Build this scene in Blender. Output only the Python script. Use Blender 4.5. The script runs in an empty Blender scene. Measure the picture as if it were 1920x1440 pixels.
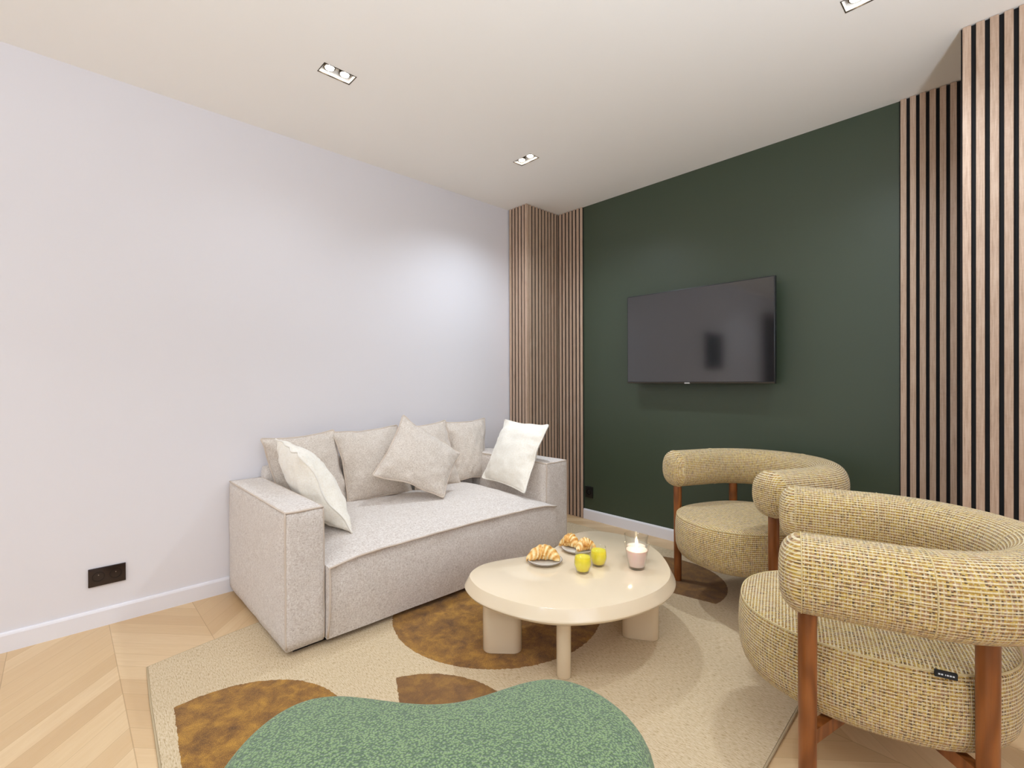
import bpy, bmesh, math, random
from mathutils import Vector, Matrix, noise
random.seed(4)
COL = bpy.context.scene.collection
PI = math.pi
H, AX, GY, CY, ZC = 1.137, 2.9395, 3.152, 2.676, 2.5745     # eye height, left wall, green wall, right column face, ceiling

# ------------------------------------------------------------------ colours and materials
def lin(h):
    h = h.lstrip('#'); o = []
    for i in (0, 2, 4):
        c = int(h[i:i+2], 16) / 255
        o.append(c / 12.92 if c <= .04045 else ((c + .055) / 1.055) ** 2.4)
    return (*o, 1)

class NT:
    def __init__(s, name):
        s.m = bpy.data.materials.new(name); s.m.use_nodes = True
        s.t = s.m.node_tree; s.b = s.t.nodes['Principled BSDF']
    def n(s, typ, **kw):
        nd = s.t.nodes.new(typ)
        for k, v in kw.items():
            if k.startswith('_'): setattr(nd, k[1:], v)
        return nd
    def lk(s, a, b): s.t.links.new(a, b)
    def val(s, sock, v):
        if hasattr(v, 'is_output') or isinstance(v, bpy.types.NodeSocket): s.lk(v, sock)
        else: sock.default_value = v
    def math(s, op, a, b=0.0, c=0.0):
        nd = s.n('ShaderNodeMath', _operation=op)
        s.val(nd.inputs[0], a); s.val(nd.inputs[1], b); s.val(nd.inputs[2], c)
        return nd.outputs[0]
    def mix(s, f, a, b, mode='MIX'):
        nd = s.n('ShaderNodeMix', _data_type='RGBA', _blend_type=mode)
        s.val(nd.inputs[0], f); s.val(nd.inputs[6], a); s.val(nd.inputs[7], b)
        return nd.outputs[2]
    def ramp(s, f, stops, interp='LINEAR'):
        nd = s.n('ShaderNodeValToRGB'); cr = nd.color_ramp; cr.interpolation = interp
        while len(cr.elements) < len(stops): cr.elements.new(.5)
        for e, (p, c) in zip(cr.elements, stops): e.position = p; e.color = c
        s.val(nd.inputs[0], f); return nd.outputs[0]
    def coord(s, kind='Object'):
        return s.n('ShaderNodeTexCoord').outputs[kind]
    def scale(s, v, xyz, loc=(0, 0, 0), rot=(0, 0, 0)):
        nd = s.n('ShaderNodeMapping'); s.lk(v, nd.inputs[0])
        nd.inputs['Scale'].default_value = xyz; nd.inputs['Location'].default_value = loc
        nd.inputs['Rotation'].default_value = rot
        return nd.outputs[0]
    def noise(s, v, sc, det=2, rough=.5, dist=0):
        nd = s.n('ShaderNodeTexNoise'); s.lk(v, nd.inputs['Vector'])
        nd.inputs['Scale'].default_value = sc; nd.inputs['Detail'].default_value = det
        nd.inputs['Roughness'].default_value = rough; nd.inputs['Distortion'].default_value = dist
        return nd.outputs['Fac']
    def xyz(s, v):
        nd = s.n('ShaderNodeSeparateXYZ'); s.lk(v, nd.inputs[0]); return nd.outputs
    def comb(s, x=0.0, y=0.0, z=0.0):
        nd = s.n('ShaderNodeCombineXYZ'); s.val(nd.inputs[0], x); s.val(nd.inputs[1], y); s.val(nd.inputs[2], z)
        return nd.outputs[0]
    def white(s, v):
        nd = s.n('ShaderNodeTexWhiteNoise', _noise_dimensions='3D'); s.lk(v, nd.inputs['Vector'])
        return nd.outputs
    def bump(s, h, strength=.3, dist=.002):
        nd = s.n('ShaderNodeBump'); s.lk(h, nd.inputs['Height'])
        nd.inputs['Strength'].default_value = strength; nd.inputs['Distance'].default_value = dist
        s.lk(nd.outputs[0], s.b.inputs['Normal'])
    def set(s, color=None, rough=.5, **kw):
        if color is not None: s.val(s.b.inputs['Base Color'], color)
        s.val(s.b.inputs['Roughness'], rough)
        for k, v in kw.items(): s.b.inputs[k.replace('_', ' ')].default_value = v
        return s.m

def plain(name, hexc, rough=.5, **kw):
    return NT(name).set(lin(hexc), rough, **kw)

def paint(name, hexc, rough, bs=.08):
    t = NT(name); c = t.coord()
    n = t.noise(c, 260, 2)
    t.bump(n, bs, .001)
    return t.set(lin(hexc), rough)

M = {}
M['wall_white'] = paint('white_wall_paint', '#E0DCDE', .7)
M['ceiling'] = paint('ceiling_paint', '#F6F2EC', .85)
M['wall_green'] = paint('green_satin_paint', '#3C4635', .42, .12)
M['skirting'] = plain('white_gloss_skirting', '#E6E3E6', .35)
M['black_plastic'] = plain('dark_brown_plastic', '#241410', .2)
M['well'] = plain('socket_well_plastic', '#050404', .12)
M['black_plastic2'] = plain('black_plastic', '#151515', .3)
M['metal_dark'] = plain('dark_trim_metal', '#4a4238', .4, Metallic=.7)
M['metal_pin'] = plain('steel', '#b8b8b8', .25, Metallic=1.0)
M['reflector'] = plain('white_reflector', '#F8F5F0', .5)
M['felt'] = plain('black_felt', '#0B0A0A', .95)
M['felt_dark'] = plain('dark_underside', '#120D0B', .9)
M['lacquer'] = plain('cream_lacquer', '#E6D2B3', .15, Coat_Weight=.3, Coat_Roughness=.05)
M['tv_body'] = plain('tv_plastic', '#17171a', .35)
M['tv_screen'] = plain('tv_screen', '#060608', .09, Specular_IOR_Level=1.0, Coat_Weight=.85, Coat_Roughness=.09, Coat_IOR=1.5)
M['silver'] = plain('silver_badge', '#b9b9b9', .3, Metallic=.8)
M['plate'] = plain('grey_stoneware', '#D8D3C8', .3)
M['plate_rim'] = plain('plate_rim_glaze', '#5E4436', .35)
M['wax'] = plain('pink_wax', '#F3D6CB', .4, Subsurface_Weight=.3, Subsurface_Scale=.02)
M['juice'] = plain('orange_juice', '#F6E23C', .25, Subsurface_Weight=.2, Subsurface_Scale=.01)
M['cream_cloth_label'] = plain('pale_stitching', '#cfd3d8', .7)
M['label'] = plain('black_label', '#0d1016', .6)
M['yellow'] = plain('yellow_sticker', '#C9A400', .5)
M['picture'] = plain('dark_panel', '#050505', .5)
M['door_dark'] = plain('dark_door', '#0b0908', .6)

def emis(name, col, st):
    t = NT(name); t.set((0, 0, 0, 1), .5); t.b.inputs['Emission Color'].default_value = col
    t.b.inputs['Emission Strength'].default_value = st; return t.m
M['globe'] = emis('opal_globe', lin('#FFF0DC'), 2.0)
M['lamp'] = emis('lamp_lens', lin('#FFF1DC'), 25)
M['flame'] = emis('candle_flame', lin('#FFE9B8'), 14)

def glass():
    t = NT('clear_glass'); t.t.nodes.remove(t.b)
    tr = t.n('ShaderNodeBsdfTransparent'); tr.inputs[0].default_value = (.99, .995, .992, 1)
    gl = t.n('ShaderNodeBsdfGlossy'); gl.inputs['Roughness'].default_value = .02
    fr = t.n('ShaderNodeFresnel'); geo = t.n('ShaderNodeNewGeometry')
    t.lk(t.math('MULTIPLY_ADD', geo.outputs['Backfacing'], 1 / 1.5 - 1.5, 1.5), fr.inputs['IOR'])
    mx = t.n('ShaderNodeMixShader'); t.lk(t.math('MULTIPLY', fr.outputs[0], .95), mx.inputs[0]); t.lk(tr.outputs[0], mx.inputs[1]); t.lk(gl.outputs[0], mx.inputs[2])
    out = [n for n in t.t.nodes if n.type == 'OUTPUT_MATERIAL'][0]; t.lk(mx.outputs[0], out.inputs['Surface'])
    return t.m
M['glass'] = glass()

def oak(name, a, b, c, vert=True):
    t = NT(name); co = t.coord()
    oi = t.n('ShaderNodeObjectInfo')
    v = t.n('ShaderNodeVectorMath', _operation='ADD'); t.lk(co, v.inputs[0])
    off = t.math('MULTIPLY', oi.outputs['Random'], 37.0); t.lk(t.comb(off, off, off), v.inputs[1])
    g = t.noise(t.scale(v.outputs[0], (60, 60, 2.2)), 4, 5, .65)
    g2 = t.noise(t.scale(v.outputs[0], (18, 18, 60)), 3, 3, .6)
    col = t.ramp(g, [(.3, lin(a)), (.5, lin(b)), (.7, lin(c))])
    col = t.mix(t.math('MULTIPLY', g2, .25), col, lin('#E3C9AE'))
    r = t.math('MULTIPLY_ADD', oi.outputs['Random'], .16, .90)
    col = t.mix(1.0, col, t.comb(r, r, r), 'MULTIPLY')
    t.bump(g, .25, .001)
    return t.set(col, .55)
M['slat'] = oak('oak_slat', '#967861', '#B2957E', '#C2A994')

def leg_wood():
    t = NT('stained_ash'); co = t.coord()
    n0 = t.noise(t.scale(co, (1, 1, .25)), 9, 2)
    x, y, z = t.xyz(co)
    q = t.math('ADD', t.math('MULTIPLY', x, 60.0), t.math('MULTIPLY', y, 45.0))
    q = t.math('ADD', q, t.math('MULTIPLY', n0, 14.0))
    q = t.math('ADD', q, t.math('MULTIPLY', z, 5.0))
    w = t.math('MULTIPLY_ADD', t.math('SINE', t.math('MULTIPLY', q, 2.2)), .5, .5)
    f = t.noise(t.scale(co, (420, 420, 10)), 1.5, 4, .7)
    col = t.ramp(w, [(0, lin('#7A431C')), (.5, lin('#965727')), (1, lin('#A86634'))])
    col = t.mix(t.math('MULTIPLY', f, .75), col, lin('#6A3A14'))
    return t.set(col, .32)
M['leg_wood'] = leg_wood()

def weave():
    t = NT('tweed_weave'); u, v, _ = t.xyz(t.coord('UV'))
    s = 1 / .0088
    U = t.math('MULTIPLY', u, s); V = t.math('MULTIPLY', v, s)
    fu = t.math('FRACT', U); fv = t.math('FRACT', V)
    cell = t.comb(t.math('FLOOR', t.math('MULTIPLY', U, 2.0)), t.math('FLOOR', V), 3.0)
    rnd = t.white(cell)[0]
    base = t.ramp(rnd, [(0, lin('#5F4420')), (.10, lin('#A07634')), (.35, lin('#B8933C')), (.6, lin('#A8805A')), (.8, lin('#C2A24C')), (.94, lin('#785A30'))], 'CONSTANT')
    # cream weft rows with a shorter cream warp thread crossing between them
    row = t.math('LESS_THAN', t.math('ABSOLUTE', t.math('SUBTRACT', fv, .5)), .19)
    warp = t.math('LESS_THAN', t.math('ABSOLUTE', t.math('SUBTRACT', fu, .5)), .15)
    wn = t.white(t.comb(t.math('FLOOR', U), t.math('FLOOR', V), 9.0))[0]
    warp = t.math('MULTIPLY', warp, t.math('GREATER_THAN', wn, .25))
    rn = t.white(t.comb(t.math('FLOOR', t.math('MULTIPLY', U, 1.0)), t.math('FLOOR', V), 21.0))[0]
    cream = t.ramp(rn, [(0, lin('#D0BC88')), (.5, lin('#E2D3AE')), (1, lin('#D6C498'))])
    col = t.mix(t.math('MULTIPLY', warp, .6), base, cream)
    col = t.mix(t.math('MULTIPLY', row, .95), col, cream)
    hu = t.math('SINE', t.math('MULTIPLY', fu, PI * 2)); hv = t.math('SINE', t.math('MULTIPLY', fv, PI))
    hh = t.math('ADD', t.math('MULTIPLY', hv, 1.0), t.math('MULTIPLY', t.math('ABSOLUTE', hu), .6))
    t.bump(hh, .8, .0022)
    return t.set(col, .85, Sheen_Weight=.2)
M['weave'] = weave()
M['weave_seam'] = plain('weave_seam', '#CDB98A', .85)

def chenille(name, a, b, c, sc=420, bs=.5, sheen=.25):
    t = NT(name); co = t.coord()
    n1 = t.noise(co, sc, 3, .7); n2 = t.noise(t.scale(co, (1, 1, 1)), 26, 3)
    n3 = t.noise(t.scale(co, (1.0, 1.0, .45)), sc * .5, 3, .65)
    n4 = t.noise(t.scale(co, (.5, .5, 1.6)), sc * .5, 2, .6)
    n3 = t.math('MULTIPLY_ADD', n4, .5, t.math('MULTIPLY', n3, .5))
    nm = t.math('MULTIPLY_ADD', n1, .35, t.math('MULTIPLY', n3, .65))
    col = t.ramp(nm, [(.36, lin(a)), (.5, lin(b)), (.62, lin(c))])
    col = t.mix(t.math('MULTIPLY', t.math('SUBTRACT', n2, .4), .5), col, lin(a))
    t.bump(t.math('ADD', n1, n3), bs, .003)
    return t.set(col, .9, Sheen_Weight=sheen)
M['sofa'] = chenille('beige_chenille', '#B5A495', '#E3D8CE', '#F7F1EA', 400, .8)
M['cushion'] = chenille('beige_cushion_chenille', '#B2A190', '#DBCEC0', '#F0E8DD', 420, .7)
M['cream_cushion'] = chenille('cream_velvet', '#E8DFCD', '#F5EEE0', '#FAF6EC', 300, .12, .3)
M['piping'] = plain('beige_piping', '#CDBDAD', .9)
M['cream_piping'] = plain('cream_piping', '#F1EBE0', .85)

def boucle():
    t = NT('green_boucle'); co = t.coord()
    vo = t.n('ShaderNodeTexVoronoi', _feature='F1'); t.lk(co, vo.inputs['Vector']); vo.inputs['Scale'].default_value = 210
    d = vo.outputs['Distance']; n = t.noise(co, 330, 3, .6)
    n2 = t.noise(co, 9, 2)
    h = t.math('SUBTRACT', n, t.math('MULTIPLY', d, .9))
    col = t.ramp(h, [(.0, lin('#4E6845')), (.08, lin('#7B9760')), (.3, lin('#8CA86A')), (.6, lin('#9DB67A'))])
    col = t.mix(t.math('MULTIPLY', n2, .15), col, lin('#728F56'))
    t.bump(h, .9, .006)
    return t.set(col, .95, Sheen_Weight=.3)
M['boucle'] = boucle()

def floor_mat():
    t = NT('oak_chevron_floor'); co = t.coord(); x, y, z = t.xyz(co)
    W, PW = .329, .118
    b = t.math('DIVIDE', t.math('SUBTRACT', y, .160), W)
    m2 = t.math('FLOORED_MODULO', b, 2.0)
    tri = t.math('MULTIPLY', t.math('SUBTRACT', 1.0, t.math('ABSOLUTE', t.math('SUBTRACT', m2, 1.0))), W)
    s = t.math('SUBTRACT', x, t.math('MULTIPLY', tri, 1.08))
    c = t.math('DIVIDE', s, PW)
    idp = t.math('FLOOR', c); fr = t.math('FRACT', c); band = t.math('FLOOR', b); fb = t.math('FRACT', b)
    rnd = t.white(t.comb(idp, band, 1.0))
    par = t.math('FLOORED_MODULO', band, 2.0)
    sgn = t.math('MULTIPLY_ADD', par, -2.0, 1.0)
    along = t.math('ADD', y, t.math('MULTIPLY', t.math('MULTIPLY', sgn, x), 1.0))
    v = t.comb(t.math('MULTIPLY', c, 1.1), t.math('ADD', t.math('MULTIPLY', along, .9), t.math('MULTIPLY', rnd[0], 20.0)), t.math('MULTIPLY', rnd[0], 11.0))
    g = t.noise(v, 3.2, 5, .6, .8)
    g2 = t.noise(t.scale(v, (9, 1.2, 1)), 6, 3)
    base = t.ramp(rnd[0], [(0, lin('#C6A274')), (.5, lin('#D3B284')), (1, lin('#DCBE93'))])
    col = t.mix(t.math('MULTIPLY', t.math('SUBTRACT', g, .35), 1.1), base, lin('#C39A68'))
    col = t.mix(t.math('MULTIPLY', g2, .25), col, lin('#E9D2B0'))
    e1 = t.math('MINIMUM', fr, t.math('SUBTRACT', 1.0, fr)); e2 = t.math('MINIMUM', fb, t.math('SUBTRACT', 1.0, fb))
    seam = t.math('MAXIMUM', t.math('LESS_THAN', e1, .008), t.math('LESS_THAN', e2, .0045))
    col = t.mix(t.math('MULTIPLY', seam, .42), col, lin('#8F6A3E'))
    t.bump(t.math('SUBTRACT', t.math('MULTIPLY', g2, .3), seam), .15, .001)
    return t.set(col, .38)
M['floor'] = floor_mat()

def rug_mat():
    t = NT('woven_rug'); co = t.coord(); x, y, z = t.xyz(co)
    wob = t.math('MULTIPLY', t.math('SUBTRACT', t.noise(co, 70, 2), .5), .012)
    def disc(cx, cy, r):
        dx = t.math('SUBTRACT', x, cx); dy = t.math('SUBTRACT', y, cy)
        d = t.math('SQRT', t.math('ADD', t.math('MULTIPLY', dx, dx), t.math('MULTIPLY', dy, dy)))
        return t.math('LESS_THAN', t.math('ADD', d, wob), r)
    def half(px, py, nx, ny):            # keeps the side the normal points to
        a = t.math('MULTIPLY', t.math('SUBTRACT', x, px), nx); b = t.math('MULTIPLY', t.math('SUBTRACT', y, py), ny)
        return t.math('GREATER_THAN', t.math('ADD', t.math('ADD', a, b), wob), 0.0)
    big = disc(-1.774, 1.572, .505)
    bl = t.math('MULTIPLY', disc(-1.646, .350, .368), half(-2.005, .280, .085, .996))
    md = t.math('MULTIPLY', disc(-1.287, .785, .364), half(-1.622, .923, .438, .899))
    rt = t.math('MULTIPLY', disc(-1.413, 2.457, .376), half(-1.252, 2.358, -.187, .982))
    ma = t.math('MAXIMUM', t.math('MAXIMUM', big, bl), t.math('MAXIMUM', md, rt))
    # woven ground: short dark streaks lying across the rug
    st = t.noise(t.scale(co, (26, 130, 1)), 2.2, 4, .75); fi = t.noise(t.scale(co, (320, 320, 320)), 2, 2)
    gr = t.ramp(st, [(.33, lin('#86693C')), (.44, lin('#C6AD86')), (.56, lin('#D6C2A2')), (.8, lin('#E0D1B6'))])
    gr = t.mix(t.math('MULTIPLY', fi, .35), gr, lin('#C2A97E'))
    mo = t.noise(co, 14, 5, .68, .35); fine = t.noise(t.scale(co, (70, 240, 1)), 2.4, 3, .7)
    br = t.ramp(mo, [(.3, lin('#5E3C16')), (.5, lin('#8D601F')), (.66, lin('#B5832C'))])
    br = t.mix(t.math('MULTIPLY', t.math('GREATER_THAN', fine, .52), .38), br, lin('#5E3A12'))
    br = t.mix(t.math('MULTIPLY', t.math('LESS_THAN', fine, .42), .35), br, lin('#D09A3C'))
    mid = t.mix(.45, br, lin('#6B4A2E'))
    br = t.mix(t.math('MAXIMUM', md, rt), br, mid)
    col = t.mix(ma, gr, br)
    t.bump(t.math('ADD', st, fi), .35, .002)
    return t.set(col, .92, Sheen_Weight=.15)
M['rug'] = rug_mat()
M['rug_edge'] = plain('rug_binding', '#B5A17F', .9)

def pastry():
    t = NT('baked_pastry'); co = t.coord()
    n = t.noise(co, 45, 4, .6, .5); n2 = t.noise(co, 260, 3)
    u, v, _ = t.xyz(t.coord('UV'))
    ridge = t.math('POWER', t.math('ABSOLUTE', t.math('SINE', t.math('MULTIPLY', u, PI * 7))), 2.0)
    q = t.math('ADD', t.math('MULTIPLY', n, .75), t.math('MULTIPLY', ridge, .3))
    col = t.ramp(q, [(.25, lin('#BF7426')), (.42, lin('#E0A855')), (.58, lin('#EFCB88')), (.75, lin('#F7E2B2'))])
    t.bump(t.math('ADD', n2, ridge), .35, .002)
    return t.set(col, .45)
M['pastry'] = pastry()

# ------------------------------------------------------------------ object helpers
def tag(o, label=None, cat=None, group=None, kind=None):
    if label: o['label'] = label
    if cat: o['category'] = cat
    if group: o['group'] = group
    if kind: o['kind'] = kind
    return o

def thing(name, label, cat, loc=(0, 0, 0), rz=0, group=None):
    o = bpy.data.objects.new(name, None); COL.objects.link(o)
    o.empty_display_size = .1; o.location = loc; o.rotation_euler = (0, 0, rz)
    return tag(o, label, cat, group)

def link_mesh(name, me, mat, parent=None, smooth=True, local=False):
    """mesh data in world coordinates unless local=True (then in the parent's own frame)"""
    o = bpy.data.objects.new(name, me); COL.objects.link(o)
    if mat is not None: me.materials.append(mat)
    if smooth:
        for p in me.polygons: p.use_smooth = True
    if parent is not None:
        o.parent = parent
        if not local:
            off = Vector((0, 0, 0)); p = parent
            while p is not None: off += p.location; p = p.parent
            me.transform(Matrix.Translation(-off))
    return o

def pyobj(name, V, F, mat, parent=None, smooth=True, local=False, uvs=None):
    me = bpy.data.meshes.new(name); me.from_pydata([tuple(v) for v in V], [], F); me.update()
    if uvs is not None:
        ul = me.uv_layers.new(name='UVMap')
        for i, fu in enumerate(uvs):
            for k, li in enumerate(me.polygons[i].loop_indices): ul.data[li].uv = fu[k]
    return link_mesh(name, me, mat, parent, smooth, local)

def bmobj(name, bm, mat, parent=None, smooth=True, local=False):
    me = bpy.data.meshes.new(name); bmesh.ops.recalc_face_normals(bm, faces=bm.faces[:]); bm.to_mesh(me); bm.free()
    return link_mesh(name, me, mat, parent, smooth, local)

def box_bm(lo, hi, bevel=0, seg=2, bm=None):
    bm2 = bmesh.new()
    c = [(a + b) / 2 for a, b in zip(lo, hi)]; s = [abs(b - a) for a, b in zip(lo, hi)]
    bmesh.ops.create_cube(bm2, size=1, matrix=Matrix.Translation(c) @ Matrix.Diagonal((*s, 1)))
    if bevel: bmesh.ops.bevel(bm2, geom=bm2.edges[:], offset=bevel, segments=seg, profile=.6, affect='EDGES')
    if bm is None: return bm2
    me = bpy.data.meshes.new('t'); bm2.to_mesh(me); bm2.free(); bm.from_mesh(me); bpy.data.meshes.remove(me)
    return bm

def autosmooth(o, ang=35):
    me = o.data
    bm = bmesh.new(); bm.from_mesh(me)
    for e in bm.edges:
        if len(e.link_faces) == 2 and e.calc_face_angle(0) > math.radians(ang): e.smooth = False
    bm.to_mesh(me); bm.free(); return o

def box(name, lo, hi, mat, parent=None, bevel=0, seg=2, local=False):
    o = bmobj(name, box_bm(lo, hi, bevel, seg), mat, parent, bevel > 0, local)
    if bevel: autosmooth(o)
    return o

def struct(o): o['kind'] = 'structure'; return o

def cyl(name, p0, p1, r0, r1, mat, parent=None, n=32, local=False, bev=0.0):
    p0, p1 = Vector(p0), Vector(p1); ax = (p1 - p0); L = ax.length; ax.normalize()
    a = ax.orthogonal().normalized(); b = ax.cross(a)
    prof = [(0, 0), (r0 - bev, 0), (r0, bev), (r1, L - bev), (r1 - bev, L), (0, L)] if bev else [(0, 0), (r0, 0), (r1, L), (0, L)]
    V, F = [], []
    for r, h in prof:
        for k in range(n):
            t = 2 * PI * k / n; V.append(p0 + ax * h + (a * math.cos(t) + b * math.sin(t)) * r)
    for i in range(len(prof) - 1):
        for k in range(n):
            F.append((i * n + k, i * n + (k + 1) % n, (i + 1) * n + (k + 1) % n, (i + 1) * n + k))
    bm = bmesh.new(); me = bpy.data.meshes.new('t'); me.from_pydata([tuple(v) for v in V], [], F); bm.from_mesh(me); bpy.data.meshes.remove(me)
    bmesh.ops.remove_doubles(bm, verts=bm.verts[:], dist=1e-6)
    return autosmooth(bmobj(name, bm, mat, parent, True, local), 40)

def lathe(name, prof, center, mat, parent=None, n=48, ang=40):
    V, F = [], []
    cx, cy, cz = center
    for r, h in prof:
        for k in range(n):
            t = 2 * PI * k / n; V.append((cx + r * math.cos(t), cy + r * math.sin(t), cz + h))
    for i in range(len(prof) - 1):
        for k in range(n): F.append((i * n + k, i * n + (k + 1) % n, (i + 1) * n + (k + 1) % n, (i + 1) * n + k))
    bm = bmesh.new(); me = bpy.data.meshes.new('t'); me.from_pydata(V, [], F); bm.from_mesh(me); bpy.data.meshes.remove(me)
    bmesh.ops.remove_doubles(bm, verts=bm.verts[:], dist=1e-6)
    return autosmooth(bmobj(name, bm, mat, parent), ang)

def tube(name, pts, r, mat, parent=None, closed=False, n=8, local=False):
    pts = [Vector(p) for p in pts]; N = len(pts); V, F = [], []
    up = None
    for i, p in enumerate(pts):
        if closed: d = pts[(i + 1) % N] - pts[i - 1]
        else: d = pts[min(i + 1, N - 1)] - pts[max(i - 1, 0)]
        d.normalize()
        if up is None: up = d.orthogonal().normalized()
        up = (up - d * up.dot(d))
        if up.length < 1e-6: up = d.orthogonal()
        up.normalize(); s = d.cross(up)
        for k in range(n):
            t = 2 * PI * k / n; V.append(p + (up * math.cos(t) + s * math.sin(t)) * r)
    R = N if closed else N - 1
    # close the ring with the least twisted match
    sh = 0
    if closed:
        last = V[(N - 1) * n:(N) * n]; best = 1e9
        for q in range(n):
            dd = sum((last[k] - V[(k + q) % n]).length for k in range(n))
            if dd < best: best = dd; sh = q
    for i in range(R):
        j = (i + 1) % N; q = sh if (closed and j == 0) else 0
        for k in range(n):
            F.append((i * n + k, i * n + (k + 1) % n, j * n + (k + 1 + q) % n, j * n + (k + q) % n))
    if not closed: F.append(tuple(range(n))[::-1]); F.append(tuple((N - 1) * n + k for k in range(n)))
    return pyobj(name, V, F, mat, parent, True, local)

def catmull(pts, m=8, closed=True):
    out = []; N = len(pts); P = [Vector(p) for p in pts]
    rng = range(N) if closed else range(N - 1)
    for i in rng:
        g = (lambda k: P[k % N]) if closed else (lambda k: P[max(0, min(N - 1, k))])
        a, b, c, d = g(i - 1), g(i), g(i + 1), g(i + 2)
        for j in range(m):
            t = j / m
            out.append(.5 * ((2 * b) + (c - a) * t + (2 * a - 5 * b + 4 * c - d) * t * t + (3 * b - a - 3 * c + d) * t ** 3))
    if not closed: out.append(P[-1])
    return out

# ------------------------------------------------------------------ the room shell
XR, YB = 1.35, -3.6
FLv = [(-AX, YB, 0), (XR, YB, 0), (XR, GY, 0), (-AX, GY, 0)]
struct(box('floor', (-AX - .1, YB - .1, -.06), (XR + .1, GY + .1, 0), M['floor']))
# ceiling with openings for the recessed lamps
LAMPS = [(-2.180, .945, 'y'), (-2.190, 2.203, 'x'), (-.380, 2.199, 'x'), (-.420, .62, 'y'), (-1.25, -.55, 'x'), (-2.18, -1.6, 'y'), (-.30, -1.9, 'y')]  # last four lamps are added for general fill, all out of view
def lamp_rect(l):
    a, b = (.079, .040) if l[2] == 'x' else (.040, .076)
    return l[0] - a, l[0] + a, l[1] - b, l[1] + b
xs = sorted({-AX, XR} | {v for l in LAMPS for v in lamp_rect(l)[:2]}); ys = sorted({YB, GY} | {v for l in LAMPS for v in lamp_rect(l)[2:]})
V, F = [], []
for i in range(len(xs) - 1):
    for j in range(len(ys) - 1):
        mx, my = (xs[i] + xs[i+1]) / 2, (ys[j] + ys[j+1]) / 2
        if any(r[0] < mx < r[1] and r[2] < my < r[3] for r in map(lamp_rect, LAMPS)): continue
        k = len(V); V += [(xs[i], ys[j], ZC), (xs[i+1], ys[j], ZC), (xs[i+1], ys[j+1], ZC), (xs[i], ys[j+1], ZC)]; F.append((k + 3, k + 2, k + 1, k))
bm = bmesh.new(); me = bpy.data.meshes.new('t'); me.from_pydata(V, [], F); bm.from_mesh(me); bmesh.ops.remove_doubles(bm, verts=bm.verts[:], dist=1e-5)
r = bmesh.ops.extrude_face_region(bm, geom=bm.faces[:]); bmesh.ops.translate(bm, verts=[v for v in r['geom'] if isinstance(v, bmesh.types.BMVert)], vec=(0, 0, .012))
struct(bmobj('ceiling', bm, M['ceiling'], None, False))
# walls
struct(box('wall_left', (-AX - .1, YB, 0), (-AX, GY + .1, ZC + .1), M['wall_white']))
struct(box('wall_back', (-AX, GY, 0), (XR, GY + .1, ZC + .1), M['wall_green']))
struct(box('wall_right', (XR, YB, 0), (XR + .1, GY + .1, ZC + .1), M['wall_white']))
# front wall (behind the camera) with a window opening
wx0, wx1, wz0, wz1 = -1.9, .5, .85, 2.25
bm = box_bm((-AX, YB - .1, 0), (wx0, YB, ZC + .1)); box_bm((wx1, YB - .1, 0), (XR, YB, ZC + .1), bm=bm)
box_bm((wx0, YB - .1, 0), (wx1, YB, wz0), bm=bm); box_bm((wx0, YB - .1, wz1), (wx1, YB, ZC + .1), bm=bm)
struct(bmobj('wall_front', bm, M['wall_white'], None, False))
bm = bmesh.new()
for a, b in (((wx0, wz0), (wx1, wz0 + .06)), ((wx0, wz1 - .06), (wx1, wz1)), ((wx0, wz0), (wx0 + .06, wz1)), ((wx1 - .06, wz0), (wx1, wz1)), ((-.74, wz0), (-.66, wz1))):
    box_bm((a[0], YB - .07, a[1]), (b[0], YB - .02, b[1]), bm=bm)
win = struct(bmobj('window_1', bm, M['skirting'], None, False))
box('pane', (wx0 + .05, YB - .05, wz0 + .05), (wx1 - .05, YB - .045, wz1 - .05), M['glass'], win)
dr = struct(box('door_1', (-AX + .001, -3.35, 0), (-AX + .035, -2.5, 2.28), M['door_dark']))
box('door_handle', (-AX + .035, -2.62, 1.02), (-AX + .07, -2.55, 1.04), M['metal_pin'], dr, .004)
struct(box('wall_column_left', (-AX, 2.757, 0), (-2.741, GY, ZC), M['wall_white']))
struct(box('wall_column_right', (-.140, CY + .022, 0), (XR, GY, ZC), M['wall_white']))
# skirting boards
def skirt(name, a, b, along):
    h, th = .082, .013
    if along == 'y':
        prof = [(0, 0), (th, 0), (th, h - .012), (th - .003, h - .003), (th - .006, h), (0, h)]
        V = [(-AX + p, a, z) for p, z in prof] + [(-AX + p, b, z) for p, z in prof]
    else:
        prof = [(0, 0), (th, 0), (th, h - .012), (th - .003, h - .003), (th - .006, h), (0, h)]
        V = [(b, GY - p, z) for p, z in prof] + [(a, GY - p, z) for p, z in prof]
    n = 6; F = [(k, (k + 1) % n, n + (k + 1) % n, n + k) for k in range(n)] + [tuple(range(n))[::-1], tuple(range(n, 2 * n))]
    me = bpy.data.meshes.new(name); me.from_pydata(V, [], F); bm = bmesh.new(); bm.from_mesh(me)
    return struct(bmobj(name, bm, M['skirting'], None, False))
skirt('baseboard_left', -2.45, 2.72, 'y')
skirt('baseboard_back', -2.462, -.410, 'x')

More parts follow.
